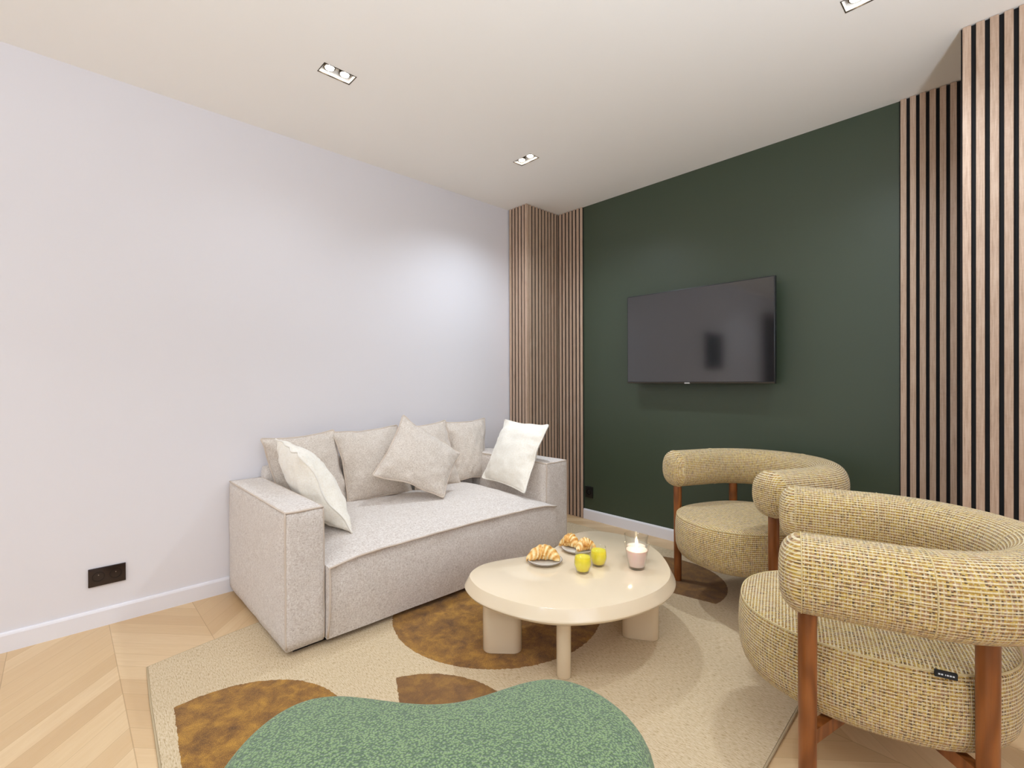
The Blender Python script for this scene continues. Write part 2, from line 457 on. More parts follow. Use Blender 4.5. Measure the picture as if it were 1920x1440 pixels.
# ------------------------------------------------------------------ slatted oak panels (boards with a black felt backing)
TH, TS = .010, .018           # felt thickness, slat outer face distance from the wall
def slat_panel(label, origin, du, out, us, w, group='slatted oak wall panels', wide=None, ext=0):
    """origin: wall point at u=0; du: direction along the wall; out: outward normal; us: slat starts"""
    t = thing('slatted_wood_panel', label, 'wall panel', (origin[0], origin[1], 0), 0, group)
    du, out, o = Vector(du), Vector(out), Vector((origin[0], origin[1], 0))
    def bb(u0, u1, d0, d1, z0, z1):
        p, q = o + du * u0 + out * d0, o + du * u1 + out * d1
        return (min(p.x, q.x), min(p.y, q.y), z0), (max(p.x, q.x), max(p.y, q.y), z1)
    u0 = us[0] if wide is None else min(us[0], wide[0])
    lo, hi = bb(us[0] - .005, us[-1] + w + ext, 0.0005, TH, .002, ZC - .004)
    box('felt_backing', lo, hi, M['felt'], t)
    for i, u in enumerate(us):
        ww = w if not isinstance(w, list) else w[i]
        lo, hi = bb(u, u + ww, TH, TS, .001, ZC - .002)
        box('slat', lo, hi, M['slat'], t, .0012, 1)
    return t
P = .0385
pc = slat_panel('slatted oak strip on the column front against the white wall', (-AX, 2.757), (1, 0, 0), (0, -1, 0), [.0155 + .0372 * i for i in range(5)], .0235)
box('slat', (-2.7285, GY - .026, .001), (-2.7235, GY - .0190, ZC - .002), M['slat'], pc)
box('corner_slat', (-2.7405, 2.737, .001), (-2.7195, 2.7685, ZC - .002), M['slat'], pc, .005, 3)
slat_panel('slatted oak panel on the column side, facing the television side', (-2.741, 2.735), (0, 1, 0), (1, 0, 0), [.0425 + .0387 * i for i in range(9)], .0235, ext=.029)
slat_panel('narrow slatted oak panel left of the green wall, behind the sofa arm', (-2.716, GY), (1, 0, 0), (0, -1, 0), [.0 + .0380 * i for i in range(7)], .0235)
slat_panel('slatted oak panel right of the green wall, set back beside the column', (-.4083, GY), (1, 0, 0), (0, -1, 0), [.0377 * i for i in range(7)], .0240)
slat_panel('slatted oak panel on the column nearest the camera, right edge', (-.1508, CY + .022), (1, 0, 0), (0, -1, 0), [.0396 * i for i in range(14)], .0255)
slat_panel('thin slatted oak strip on the side of the right column', (-.140, GY - .024), (0, -1, 0), (-1, 0, 0), [.028 + .0387 * i for i in range(10)], .0235)

# ------------------------------------------------------------------ ceiling lamps
def downlight(l, label, watts):
    x, y, ori = l
    t = thing('recessed_ceiling_light', label, 'ceiling light', (x, y, ZC), 0, 'twin recessed ceiling lights')
    a, b = (.079, .040) if ori == 'x' else (.040, .076)
    # thin dark rim just under the ceiling, hanging lip
    bm = bmesh.new()
    def ring(z0, z1, a0, b0, a1, b1):
        V = [(x + sx * aa, y + sy * bb_, zz) for aa, bb_, zz in ((a0, b0, z0), (a1, b1, z1)) for sx, sy in ((-1, -1), (1, -1), (1, 1), (-1, 1))]
        vs = [bm.verts.new(v) for v in V]
        for k in range(4): bm.faces.new((vs[k], vs[(k + 1) % 4], vs[4 + (k + 1) % 4], vs[4 + k]))
    ring(ZC - .0015, ZC - .0015, a + .001, b + .001, a - .002, b - .002)
    ring(ZC - .0015, ZC + .003, a + .001, b + .001, a + .001, b + .001)
    ring(ZC - .0015, ZC + .003, a - .002, b - .002, a - .002, b - .002)
    bmesh.ops.remove_doubles(bm, verts=bm.verts[:], dist=1e-5)
    bmobj('rim', bm, M['metal_dark'], t, False)
    bm = bmesh.new()
    ring(ZC + .003, ZC + .035, a - .002, b - .002, a - .010, b - .010)
    ring(ZC + .035, ZC + .035, a - .010, b - .010, .0005, .0005)
    ring(ZC + .012, ZC + .075, a + .001, b + .001, a + .001, b + .001)
    ring(ZC + .075, ZC + .075, a + .001, b + .001, .0005, .0005)
    bmobj('reflector', bm, M['reflector'], t, False)
    for s in (-1, 1):
        cx, cy = (x + s * .038, y) if ori == 'x' else (x, y + s * .036)
        lp = cyl('lamp', (cx, cy, ZC + .034), (cx, cy, ZC + .012), .0255, .0255, M['metal_dark'], t, 28)
        cyl('lens', (cx, cy, ZC + .013), (cx, cy, ZC + .009), .021, .019, M['lamp'], lp, 28)
        ld = bpy.data.lights.new('spot', 'SPOT'); ld.energy = watts; ld.color = (.76, .87, 1.0)
        ld.spot_size = math.radians(142); ld.spot_blend = .95; ld.shadow_soft_size = .022
        lo = bpy.data.objects.new('spot', ld); COL.objects.link(lo); lo.parent = t; lo.location = (cx - x, cy - y, .005)
for l, lb, wt in zip(LAMPS, ['twin recessed ceiling light nearest the camera, above the white wall side',
                         'small twin recessed ceiling light in front of the left slatted column',
                         'twin recessed ceiling light cut off by the top of the photo, right side',
                         'added unseen twin recessed fill light behind the camera, right of the pouf',
                         'added unseen twin recessed fill light behind the camera, middle of the room',
                         'added unseen twin recessed fill light behind the camera, beside the white wall',
                         'added unseen twin recessed fill light behind the camera, beside the right wall'], (10, 46, 33, 9, 28, 24, 28)):
    downlight(l, lb, wt)
def area(name, loc, rot, sx, sy, e, col):
    ld = bpy.data.lights.new(name, 'AREA'); ld.shape = 'RECTANGLE'; ld.size = sx; ld.size_y = sy; ld.energy = e; ld.color = col
    o = bpy.data.objects.new(name, ld); COL.objects.link(o); o.location = loc; o.rotation_euler = rot; return o
area('window_daylight', ((wx0 + wx1) / 2, YB - .14, (wz0 + wz1) / 2), (math.radians(90), 0, 0), 2.3, 1.3, 24, (.74, .87, 1.0))
def uplighter(x, y, z, label, e):  # added lamp with no known source, unseen, brightens the ceiling
    t = thing('added_uplighter', label, 'added fill lamp', (x, y, 0), 0, 'added fill uplighters behind the camera')
    cyl('base', (x, y, 0), (x, y, .02), .13, .13, M['black_plastic2'], t, 32, bev=.004)
    cyl('pole', (x, y, .02), (x, y, z - .06), .011, .011, M['black_plastic2'], t, 12)
    b = lathe('bowl', [(0, -.07), (.08, -.055), (.15, -.015), (.18, .03), (.176, .03), (.146, -.011), (.078, -.05), (0, -.065)], (x, y, z), M['black_plastic2'], t, 32)
    ld = bpy.data.lights.new('fill_uplight', 'AREA'); ld.shape = 'DISK'; ld.size = .26; ld.energy = e; ld.color = (.76, .87, 1.0)
    lo = bpy.data.objects.new('fill_uplight', ld); COL.objects.link(lo); lo.parent = t; lo.location = (0, 0, z); lo.rotation_euler = (PI, 0, 0)
uplighter(.88, .22, .95, 'added black bowl uplighter for ceiling fill, unseen behind the camera, nearer the armchairs', 80)
uplighter(-.30, -1.5, .95, 'added black bowl uplighter for ceiling fill, unseen behind the camera, middle of the room', 24)

# ------------------------------------------------------------------ television
tx0, tx1, tz0, tz1, ty = -1.973, -.970, 1.118, 1.753, 3.040
tv = thing('wall_mounted_television', 'flat black wall-mounted television on the green wall', 'television', ((tx0 + tx1) / 2, ty + .03, tz0))
box('casing', (tx0, ty, tz0), (tx1, ty + .028, tz1), M['tv_body'], tv, .003)
box('rear_housing', (tx0 + .12, ty + .027, tz0 + .10), (tx1 - .12, ty + .062, tz1 - .12), M['tv_body'], tv, .006)
box('wall_bracket', (tx0 + .36, ty + .055, tz0 + .2), (tx1 - .36, GY - .001, tz1 - .2), M['black_plastic2'], tv, .002)
box('screen', (tx0 + .006, ty - .0015, tz0 + .012), (tx1 - .006, ty + .001, tz1 - .006), M['tv_screen'], tv)
box('chin_strip', (tx0 + .002, ty - .003, tz0 + .001), (tx1 - .002, ty + .002, tz0 + .008), M['metal_dark'], tv, .0008, 1)
bx = tx0 + (tx1 - tx0) * .462
box('maker_badge', (bx - .018, ty - .006, tz0 - .003), (bx + .018, ty + .004, tz0 + .007), M['silver'], tv, .001, 1)
# dark framed panel further along the white wall: the photo shows it mirrored in the television
pn = thing('framed_panel', 'dark framed panel on the white wall, seen only mirrored in the television', 'picture', (-AX, -.62, 1.3))
box('frame', (-AX, -.90, 1.30), (-AX + .025, -.36, 1.80), M['black_plastic2'], pn, .003)
box('face', (-AX + .024, -.88, 1.32), (-AX + .027, -.38, 1.78), M['picture'], pn)

# ------------------------------------------------------------------ sockets
def socket_well(center, out, side, parent, mat):
    c, out, side = Vector(center), Vector(out), Vector(side); up = Vector((0, 0, 1))
    n = 32; prof = [(.0225, .0002), (.0215, .0018), (.0195, .0018), (.0185, -.0035), (.0, -.0035)]
    V = []; F = []
    for r, d in prof:
        for k in range(n):
            a = 2 * PI * k / n; V.append(c + out * d + (side * math.cos(a) + up * math.sin(a)) * r)
    for i in range(len(prof) - 1):
        for k in range(n): F.append((i * n + k, i * n + (k + 1) % n, (i + 1) * n + (k + 1) % n, (i + 1) * n + k))
    me = bpy.data.meshes.new('w'); me.from_pydata([tuple(v) for v in V], [], F); bm = bmesh.new(); bm.from_mesh(me); bmesh.ops.remove_doubles(bm, verts=bm.verts[:], dist=1e-6)
    w = autosmooth(bmobj('socket_well', bm, mat, parent))
    cyl('earth_pin', c + up * .009 - out * .003, c + up * .009 + out * .003, .0024, .002, M['metal_pin'], w, 12)
    bm = bmesh.new()
    for s in (-1, 1):
        q = c + side * s * .0085 - up * .002
        V = []
        for k in range(10):
            a = 2 * PI * k / 10; V.append(bm.verts.new(q - out * .0030 + (side * math.cos(a) + up * math.sin(a)) * .0024))
        bm.faces.new(V)
    bmobj('pin_holes', bm, M['metal_pin'] if False else M['felt'], w, False)
t = thing('wall_socket', 'dark brown double wall socket low on the white wall', 'socket', (-AX, .155, .232))
box('cover_plate', (-AX, .0875, .190), (-AX + .009, .223, .274), M['black_plastic'], t, .0025)
for yy in (.124, .186): socket_well((-AX + .0092, yy, .233), (1, 0, 0), (0, 1, 0), t, M['well'])
t = thing('wall_socket', 'black single wall socket low on the green wall beside the slats', 'socket', (-2.408, GY, .225))
box('cover_plate', (-2.446, GY - .010, .179), (-2.371, GY, .270), M['black_plastic2'], t, .0025)
socket_well((-2.408, GY - .0102, .225), (0, -1, 0), (1, 0, 0), t, M['well'])

# ------------------------------------------------------------------ rug
RC = [(-2.370, .245), (-2.405, .42), (-2.445, .66), (-2.46, 1.2), (-2.46, 2.95), (-1.5, 2.95), (-.515, 2.93), (-.518, 1.85), (-.503, 1.45), (-.500, .16), (-1.1, .175), (-1.734, .208), (-2.1, .226)]
bm = bmesh.new(); vs = [bm.verts.new((x, y, .0085)) for x, y in RC]; f = bm.faces.new(vs)
if f.normal.z < 0: f.normal_flip()
r = bmesh.ops.extrude_face_region(bm, geom=[f]); bmesh.ops.translate(bm, verts=[v for v in r['geom'] if isinstance(v, bmesh.types.BMVert)], vec=(0, 0, -.0083))
bm.normal_update(); top = [e for e in bm.edges if all(v.co.z > .008 for v in e.verts)]
bmesh.ops.bevel(bm, geom=top, offset=.003, segments=2, affect='EDGES')
rug = bmobj('rug', bm, M['rug'], None, False); tag(rug, 'beige woven rug with brown round and half-round patches', 'rug')
tube('binding', [(x, y, .004) for x, y in RC], .0042, M['rug_edge'], rug, True, 6)
st = lathe('floor_sticker', [(0, .0012), (.011, .0012), (.0125, .0004), (.0125, 0)], (-2.429, .590, .0002), M['yellow'], None, 20)
tag(st, 'small round yellow sticker on the floorboards beside the sofa', 'sticker')

# ------------------------------------------------------------------ sofa
sofa = thing('sofa', 'beige chenille sofa with square piped arms against the white wall', 'sofa', (-2.45, 1.56, 0))
def soft_box(name, lo, hi, mat, parent, puff=.008, bev=.014, n=12, warp=None):
    bm = bmesh.new(); bmesh.ops.create_cube(bm, size=1)
    bmesh.ops.subdivide_edges(bm, edges=bm.edges[:], cuts=n, use_grid_fill=True)
    c = Vector([(a + b) / 2 for a, b in zip(lo, hi)]); s = Vector([(b - a) for a, b in zip(lo, hi)])
    for v in bm.verts:
        u = v.co * 2
        p = Vector((c.x + v.co.x * s.x, c.y + v.co.y * s.y, c.z + v.co.z * s.z))
        # round the corners
        q = Vector([max(min(p[i], hi[i] - bev), lo[i] + bev) for i in range(3)])
        d = p - q
        if d.length > 1e-9:
            k = max(abs(d.x), abs(d.y), abs(d.z)); d = d.normalized() * min(bev, k) if sum(abs(a) > 1e-6 for a in d) > 1 else d
            p = q + d
        for i in range(3):
            if abs(u[i]) > .999:
                j, l = (i + 1) % 3, (i + 2) % 3
                p[i] += math.copysign(puff * (1 - u[j] ** 4) * (1 - u[l] ** 4), u[i])
        if warp: p = warp(p, u)
        p += noise.noise_vector(p * 9) * .0025
        v.co = p
    return bmobj(name, bm, mat, parent)
def wob(pts, k=.0018):
    return [Vector(p) + noise.noise_vector(Vector(p) * 14) * k for p in pts]
def line(a, b, n=24):
    a, b = Vector(a), Vector(b); return [a.lerp(b, i / n) for i in range(n + 1)]
def sofa_arm(y0, y1, xf, zt):
    xb = -2.925
    def wp(p, u):
        p.z -= .006 * (1 - abs(u.y)) if u.z < -.9 else 0
        return p
    a = soft_box('armrest', (xb, y0, .032), (xf, y1, zt), M['sofa'], sofa, .007, .011, 14)
    e = .004
    # welts along the front edges and the top edges
    tube('piping', wob(line((xf - e, y0 + e, .045), (xf - e, y0 + e, zt - e)) + line((xf - e, y0 + e, zt - e), (xb + .02, y0 + e, zt - e))[1:]), .0045, M['piping'], a)
    tube('piping', wob(line((xf - e, y1 - e, .045), (xf - e, y1 - e, zt - e)) + line((xf - e, y1 - e, zt - e), (xb + .02, y1 - e, zt - e))[1:]), .0045, M['piping'], a)
    tube('piping', wob(line((xf - e + .001, y0 + e, zt - e), (xf - e + .001, y1 - e, zt - e), 10)), .0045, M['piping'], a)
sofa_arm(.655, .818, -2.033, .606)
sofa_arm(2.270, 2.474, -2.078, .606)
# seat: one long body, its top crowned and its welt drooping to the ends
ya, yb = .822, 2.266
def seat_seam(t):      # t 0..1 along the sofa
    e = min(t, 1 - t); d = math.exp(-(e / .07) ** 1.3)
    return -1.992 + .006 * math.sin(9 * t), .376 - .030 * d
NX, NY = 26, 60
V, F = [], []
for j in range(NY + 1):
    t_ = j / NY; y = ya + (yb - ya) * t_; xs_, zs_ = seat_seam(t_); e = min(t_, 1 - t_); crown = 1 - math.exp(-(e / .09) ** 1.2)
    ring = []
    ring.append((-2.90, .035)); 
    for k in range(7): z = .035 + (zs_ - .04) * k / 6; ring.append((-2.022 + .030 * math.sin(PI * min(1, (z - .03) / .42)) + (0 if k < 6 else -.004), z))
    ring.append((xs_ - .010, zs_))
    for k in range(1, NX): 
        s_ = k / NX; x = xs_ - .010 - s_ * .89
        ring.append((x, zs_ + (.036 * crown + .012) * (1 - (1 - min(1, s_ * 2.2)) ** 2.4)))
    if j == 0: n_r = len(ring)
    for x, z in ring:
        p = Vector((x, y, z)); q = noise.noise_vector(p * 7) * .004; V.append((p.x + q.x * (1 if k else 1), y, p.z + (q.z if z > .06 else 0)))
for j in range(NY):
    for k in range(n_r):
        a, b = j * n_r + k, j * n_r + (k + 1) % n_r
        F.append((a, b, b + n_r, a + n_r))
F.append(tuple(range(n_r))); F.append(tuple(NY * n_r + k for k in range(n_r))[::-1])
me = bpy.data.meshes.new('seat'); me.from_pydata(V, [], F); bm = bmesh.new(); bm.from_mesh(me)
seat = bmobj('seat', bm, M['sofa'], sofa); autosmooth(seat, 60)
pts = []
for j in range(NY + 1):
    t_ = j / NY; xs_, zs_ = seat_seam(t_); pts.append((xs_ + .001, ya + (yb - ya) * t_, zs_ + .002))
tube('piping', wob([Vector((-2.020 + .030 * math.sin(PI * min(1, (z - .03) / .42)), ya + .001, z)) for z in (.045, .09, .14, .19, .24, .29, .32)] + [Vector(p) for p in pts], .002), .0048, M['piping'], seat)
soft_box('backrest', (-2.925, .815, .035), (-2.835, 2.274, .670), M['sofa'], sofa, .006, .02, 14)
bm = box_bm((-2.90, .70, .0092), (-2.075, 2.43, .034)); bmobj('plinth', bm, M['felt_dark'], sofa, False)

# ------------------------------------------------------------------ cushions
def cushion(name, label, corners, thick, mat, pmat, group, seed=0, bow=.07, wr=.008, tilt=0, sag=0):
    """corners: top-left, top-right, bottom-right, bottom-left as seen from the front"""
    tl, tr, br, bl = map(Vector, corners); cen = (tl + tr + br + bl) / 4; bow += .035
    tl, tr, br, bl = [p + (p - cen) * .02 for p in (tl, tr, br, bl)]
    n = ((tr + br - tl - bl).cross(tl + tr - bl - br)).normalized()
    base = min((bl, br), key=lambda v: v.z); 
    t = thing(name, label, 'cushion', (cen.x, cen.y, min(bl.z, br.z)), 0, group)
    N = 36; V = []; F = []
    def P(u, v):
        uu = u * (1 - bow * (1 - v * v) * abs(u) ** 1.5); vv = v * (1 - bow * (1 - u * u) * abs(v) ** 1.5)
        a = (uu + 1) / 2; b = (vv + 1) / 2
        p = (bl * (1 - a) + br * a) * (1 - b) + (tl * (1 - a) + tr * a) * b
        edge = max(abs(u), abs(v)) ** 6
        p = p + n * (noise.noise(Vector((u * 2.1, v * 2.1, seed * 3.3))) * .030 * edge)
        return p
    def T(u, v):
        h = thick / 2 * ((1 - abs(u) ** 2.3) ** .62) * ((1 - abs(v) ** 2.3) ** .62)
        h *= 1 - sag * v
        w = noise.noise(Vector((u * 4, v * 4, seed))) * wr + noise.noise(Vector((u * 11, v * 11, seed + 7))) * wr * .35
        # gathers running in from the seam
        e = max(abs(u), abs(v)); ang = u if abs(v) > abs(u) else v
        w += math.sin(ang * 23 + seed) * .0028 * math.exp(-((e - .82) / .14) ** 2)
        return max(h + w * min(1, h / .01), 0)
    idx = {}
    for side in (1, -1):
        for i in range(N + 1):
            for j in range(N + 1):
                # denser rows toward the seam
                u = math.sin((i / N - .5) * PI); v = math.sin((j / N - .5) * PI)
                rim = i in (0, N) or j in (0, N)
                if rim and side == -1: idx[(side, i, j)] = idx[(1, i, j)]; continue
                idx[(side, i, j)] = len(V)
                V.append(P(u, v) + n * side * (0 if rim else T(u, v)))
        for i in range(N):
            for j in range(N):
                q = [idx[(side, i, j)], idx[(side, i + 1, j)], idx[(side, i + 1, j + 1)], idx[(side, i, j + 1)]]
                F.append(q if side == 1 else q[::-1])
    pyobj('cover', V, F, mat, t)
    rimpts = []
    S = [math.sin((i / N - .5) * PI) for i in range(N + 1)]
    S2 = [-1 + 2 * i / 40 for i in range(41)]
    for u in S2[:-1]: rimpts.append(P(u, -1))
    for v in S2[:-1]: rimpts.append(P(1, v))
    for u in S2[::-1][:-1]: rimpts.append(P(u, 1))
    for v in S2[::-1][:-1]: rimpts.append(P(-1, v))
    # ears: soften the four corners
    K = len(rimpts)
    for _ in range(2): rimpts = [(rimpts[i - 1] + rimpts[i] * 2 + rimpts[(i + 1) % K]) / 4 for i in range(K)]
    cen2 = cen
    rimpts = [p + (p - cen2).normalized() * .002 for p in rimpts]
    tube('piping', rimpts, .0045, pmat, t, True, 8)
    return t
G1 = 'beige back cushions standing along the sofa'
cushion('sofa_cushion', 'beige back cushion at the left end, behind the cream cushion', [(-2.84, .797, .822), (-2.84, 1.197, .842), (-2.752, 1.262, .415), (-2.752, .87, .425)], .15, M['cushion'], M['piping'], G1, 1, .06)
cushion('sofa_cushion', 'beige back cushion second from the left, partly behind the tilted cushion', [(-2.835, 1.192, .828), (-2.835, 1.632, .845), (-2.70, 1.66, .415), (-2.715, 1.240, .415)], .16, M['cushion'], M['piping'], G1, 2, .05)
cushion('sofa_cushion', 'beige back cushion third from the left, mostly hidden by the tilted cushion', [(-2.835, 1.645, .835), (-2.835, 2.014, .852), (-2.725, 2.065, .415), (-2.70, 1.69, .415)], .15, M['cushion'], M['piping'], G1, 3, .06)
cushion('sofa_cushion', 'beige back cushion at the right end, next to the cream cushion', [(-2.845, 2.022, .835), (-2.845, 2.405, .848), (-2.73, 2.29, .425), (-2.74, 2.04, .42)], .13, M['cushion'], M['piping'], G1, 4, .05)
cushion('sofa_cushion', 'beige cushion tilted on its corner, leaning in front of the others', [(-2.665, 1.572, .918), (-2.485, 1.897, .672), (-2.385, 1.675, .435), (-2.535, 1.305, .602)], .14, M['cushion'], M['piping'], None, 5, .05)
cushion('sofa_cushion', 'cream cushion leaning on the left arm of the sofa', [(-2.755, .85, .828), (-2.328, .822, .792), (-2.195, 1.012, .408), (-2.62, 1.06, .430)], .19, M['cream_cushion'], M['cream_piping'], None, 6, .05, .009)
cushion('sofa_cushion', 'cream cushion leaning on the right arm, in front of the slats', [(-2.575, 2.360, .850), (-2.105, 2.312, .848), (-2.135, 2.130, .432), (-2.63, 2.200, .445)], .13, M['cream_cushion'], M['cream_piping'], None, 7, .04)

# ------------------------------------------------------------------ coffee table
ZT = .310
KT = [(-1.591, 1.253), (-1.635, 1.308), (-1.655, 1.381), (-1.642, 1.46), (-1.608, 1.55), (-1.575, 1.64), (-1.568, 1.745), (-1.595, 1.852), (-1.634, 1.964), (-1.64, 2.045), (-1.612, 2.116), (-1.540, 2.167), (-1.446, 2.190), (-1.350, 2.180), (-1.258, 2.143), (-1.17, 2.08), (-1.087, 1.995), (-1.023, 1.907), (-.985, 1.81), (-.972, 1.700), (-.988, 1.58), (-1.022, 1.475), (-1.068, 1.392), (-1.122, 1.325), (-1.191, 1.273), (-1.278, 1.236), (-1.387, 1.212), (-1.49, 1.214)]
tc = Vector((-1.31, 1.69, 0))
table = thing('coffee_table', 'low cream lacquered kidney-shaped coffee table on oval legs', 'coffee table', (tc.x, tc.y, .0088))
out = catmull([(x, y, 0) for x, y in KT], 6); K = len(out)
for _ in range(4): out = [(out[i - 1] + out[i] * 2 + out[(i + 1) % K]) / 4 for i in range(K)]
nrm = []
area2 = sum(out[i].x * out[(i + 1) % K].y - out[(i + 1) % K].x * out[i].y for i in range(K)); sg = 1 if area2 > 0 else -1
for i in range(K):
    d = (out[(i + 1) % K] - out[i - 1]).normalized(); nrm.append(Vector((d.y, -d.x, 0)) * sg)
prof = [(-.30, ZT, 0), (-.0015, ZT, 1), (-.0005, ZT - .0004, 1), (.0006, ZT - .0022, 1), (.002, ZT - .0045, 1), (.0155, ZT - .030, 1), (.0185, ZT - .0355, 1), (.021, ZT - .040, 1), (.0215, ZT - .043, 1), (.018, ZT - .050, 1), (.010, ZT - .056, 1), (-.004, ZT - .058, 1)]
V, F = [], []
for (off, z, _) in prof[1:]:
    for p, n_ in zip(out, nrm): V.append((p.x + n_.x * off, p.y + n_.y * off, z))
R_ = len(prof) - 1
for i in range(R_ - 1):
    for k in range(K): F.append((i * K + k, i * K + (k + 1) % K, (i + 1) * K + (k + 1) % K, (i + 1) * K + k))
F.append(tuple(range(K))); F.append(tuple((R_ - 1) * K + k for k in range(K)))
me = bpy.data.meshes.new('top'); me.from_pydata(V, [], F); bm = bmesh.new(); bm.from_mesh(me)
autosmooth(bmobj('table_top', bm, M['lacquer'], table), 30)
def oval_leg(cx, cy, ang, L, W):
    a = Vector((math.cos(ang), math.sin(ang), 0)); b = Vector((-a.y, a.x, 0)); n = 16; ring = []
    for k in range(n + 1): t = -PI / 2 + PI * k / n; ring.append(a * ((L - W) / 2 + math.cos(t) * W / 2) + b * math.sin(t) * W / 2)
    for k in range(n + 1): t = PI / 2 + PI * k / n; ring.append(a * (-(L - W) / 2 + math.cos(t) * W / 2) + b * math.sin(t) * W / 2)
    n = len(ring); V, F = [], []
    for s, z in ((.97, .0095), (1, .0125), (1, ZT - .058)):
        for p in ring: V.append((cx + p.x * s, cy + p.y * s, z))
    for i in range(2):
        for k in range(n): F.append((i * n + k, i * n + (k + 1) % n, (i + 1) * n + (k + 1) % n, (i + 1) * n + k))
    F.append(tuple(range(n))); F.append(tuple(2 * n + k for k in range(n)))
    me = bpy.data.meshes.new('leg'); me.from_pydata(V, [], F); bm = bmesh.new(); bm.from_mesh(me)
    autosmooth(bmobj('leg', bm, M['lacquer'], table), 40)
oval_leg(-1.487, 1.347, math.radians(44), .165, .075)
oval_leg(-1.142, 1.856, math.radians(33), .160, .070)
oval_leg(-1.225, 1.435, math.radians(130.5), .165, .056)

# ------------------------------------------------------------------ things on the table
def plate(cx, cy, label):
    t = thing('side_plate', label, 'plate', (cx, cy, ZT), 0, 'small grey plates on the coffee table')
    lathe('dish', [(0, .0045), (.050, .0045), (.058, .006), (.074, .0125), (.0785, .0150), (.0800, .0150), (.0800, .0135), (.073, .0085), (.055, .0022), (.045, .0003), (0, .0003)], (cx, cy, ZT), M['plate'], t, 56)
    pts = [(cx + .0796 * math.cos(2 * PI * k / 64), cy + .0796 * math.sin(2 * PI * k / 64), ZT + .0150) for k in range(64)]
    tube('rim', pts, .0011, M['plate_rim'], t, True, 6)
plate(-1.480, 1.602, 'small grey plate holding one croissant')
plate(-1.469, 1.830, 'small grey plate holding two croissants, behind the juice glasses')

def croissant(label, c, ang, L, Rr, bend, seed, roll=0, z0=0.0, dep=1.0):
    t = thing('croissant', label, 'croissant', (c[0], c[1], ZT + .009 + z0), ang, 'croissants')
    NS, NA = 84, 28; V, F, UV = [], [], []
    for i in range(NS + 1):
        s = i / NS; u = 2 * s - 1
        phi = u * bend; Rb = L / 2 / max(math.sin(bend), .2)
        px, py = Rb * math.sin(phi), Rb * (math.cos(phi) - 1) + L * .12
        base = Rr * (1 - abs(u) ** 1.7) ** .75 + .004
        seg = (s * 7 + .15 * math.sin(seed + s * 9)) % 1
        step = 1 + .14 * (abs(seg - .5) * -2 + .5) if abs(u) < .97 else 1
        tl = Vector((math.cos(phi), -math.sin(phi), 0)); nn = Vector((math.sin(phi), math.cos(phi), 0))
        for k in range(NA):
            a = 2 * PI * k / NA
            r = base * step * (1 + .16 * noise.noise(Vector((px * 38, a * 1.1, seed * 5))) + .06 * noise.noise(Vector((px * 120, a * 3, seed))))
            w = math.cos(a) * r; h = math.sin(a) * r * .92 * dep
            z = base * .80 * dep + h
            skew = (math.sin(a) * .35) * Rr * .5
            V.append((px + nn.x * w + tl.x * skew, py + nn.y * w + tl.y * skew, max(z, .0012)))
    for i in range(NS):
        for k in range(NA):
            F.append((i * NA + k, i * NA + (k + 1) % NA, (i + 1) * NA + (k + 1) % NA, (i + 1) * NA + k))
            UV.append(((i / NS + k / NA * .18, k / NA), (i / NS + (k + 1) / NA * .18, (k + 1) / NA), ((i + 1) / NS + (k + 1) / NA * .18, (k + 1) / NA), ((i + 1) / NS + k / NA * .18, k / NA)))
    F.append(tuple(range(NA))); UV.append(tuple((0, 0) for _ in range(NA))); F.append(tuple(NS * NA + k for k in range(NA))); UV.append(tuple((1, 0) for _ in range(NA)))
    o = pyobj('pastry', V, F, M['pastry'], t, True, True, UV)
    # flaky outer leaf across the middle
    V, F = [], []
    for i in range(9):
        for k in range(9):
            x = (-.012 + .026 * i / 8) * 1.2; a = -.25 + (PI + .3) * k / 8
            rr = Rr * (1.10 + .05 * math.sin(i * 1.7 + seed)) - .0005 * abs(i - 4)
            V.append((x + .006 * math.sin(a * 2), L * .12 + math.cos(a) * rr - .003, max(.002, Rr * .80 * dep + math.sin(a) * rr * .92 * dep)))
    for i in range(8):
        for k in range(8): F.append((i * 9 + k, i * 9 + k + 1, (i + 1) * 9 + k + 1, (i + 1) * 9 + k))
    fl = pyobj('flaky_leaf', V, F, M['pastry'], o, True, True)
    md = fl.modifiers.new('s', 'SOLIDIFY'); md.thickness = .0012
croissant('large flaky croissant alone on the front plate', (-1.487, 1.600), math.radians(42), .142, .034, 1.0, 1, dep=.95)
croissant('rounded croissant at the back of the rear plate', (-1.518, 1.820), math.radians(20), .092, .029, .9, 2, dep=1.1)
croissant('croissant at the front of the rear plate, touching the juice glass', (-1.432, 1.842), math.radians(60), .088, .026, 1.0, 3, dep=1.05)

def juice(cx, cy, label):
    t = thing('juice_glass', label, 'glass', (cx, cy, ZT), 0, 'tumblers of orange juice')
    lathe('tumbler', [(0, .0003), (.024, .0003), (.027, .002), (.030, .010), (.0368, .034), (.0372, .046), (.0340, .068), (.0312, .0875), (.0306, .0882), (.0298, .0875), (.0325, .068), (.0356, .046), (.0352, .034), (.0285, .012), (.024, .0085), (0, .0085)], (cx, cy, ZT), M['glass'], t, 48, 60)
    lathe('juice', [(0, .0088), (.0235, .0088), (.0280, .0122), (.0349, .034), (.0353, .046), (.0330, .066), (.0322, .0685), (0, .0682)], (cx, cy, ZT), M['juice'], t, 48, 50)
juice(-1.287, 1.635, 'tumbler of orange juice nearest the camera on the table')
juice(-1.286, 1.747, 'tumbler of orange juice standing behind the other juice glass')

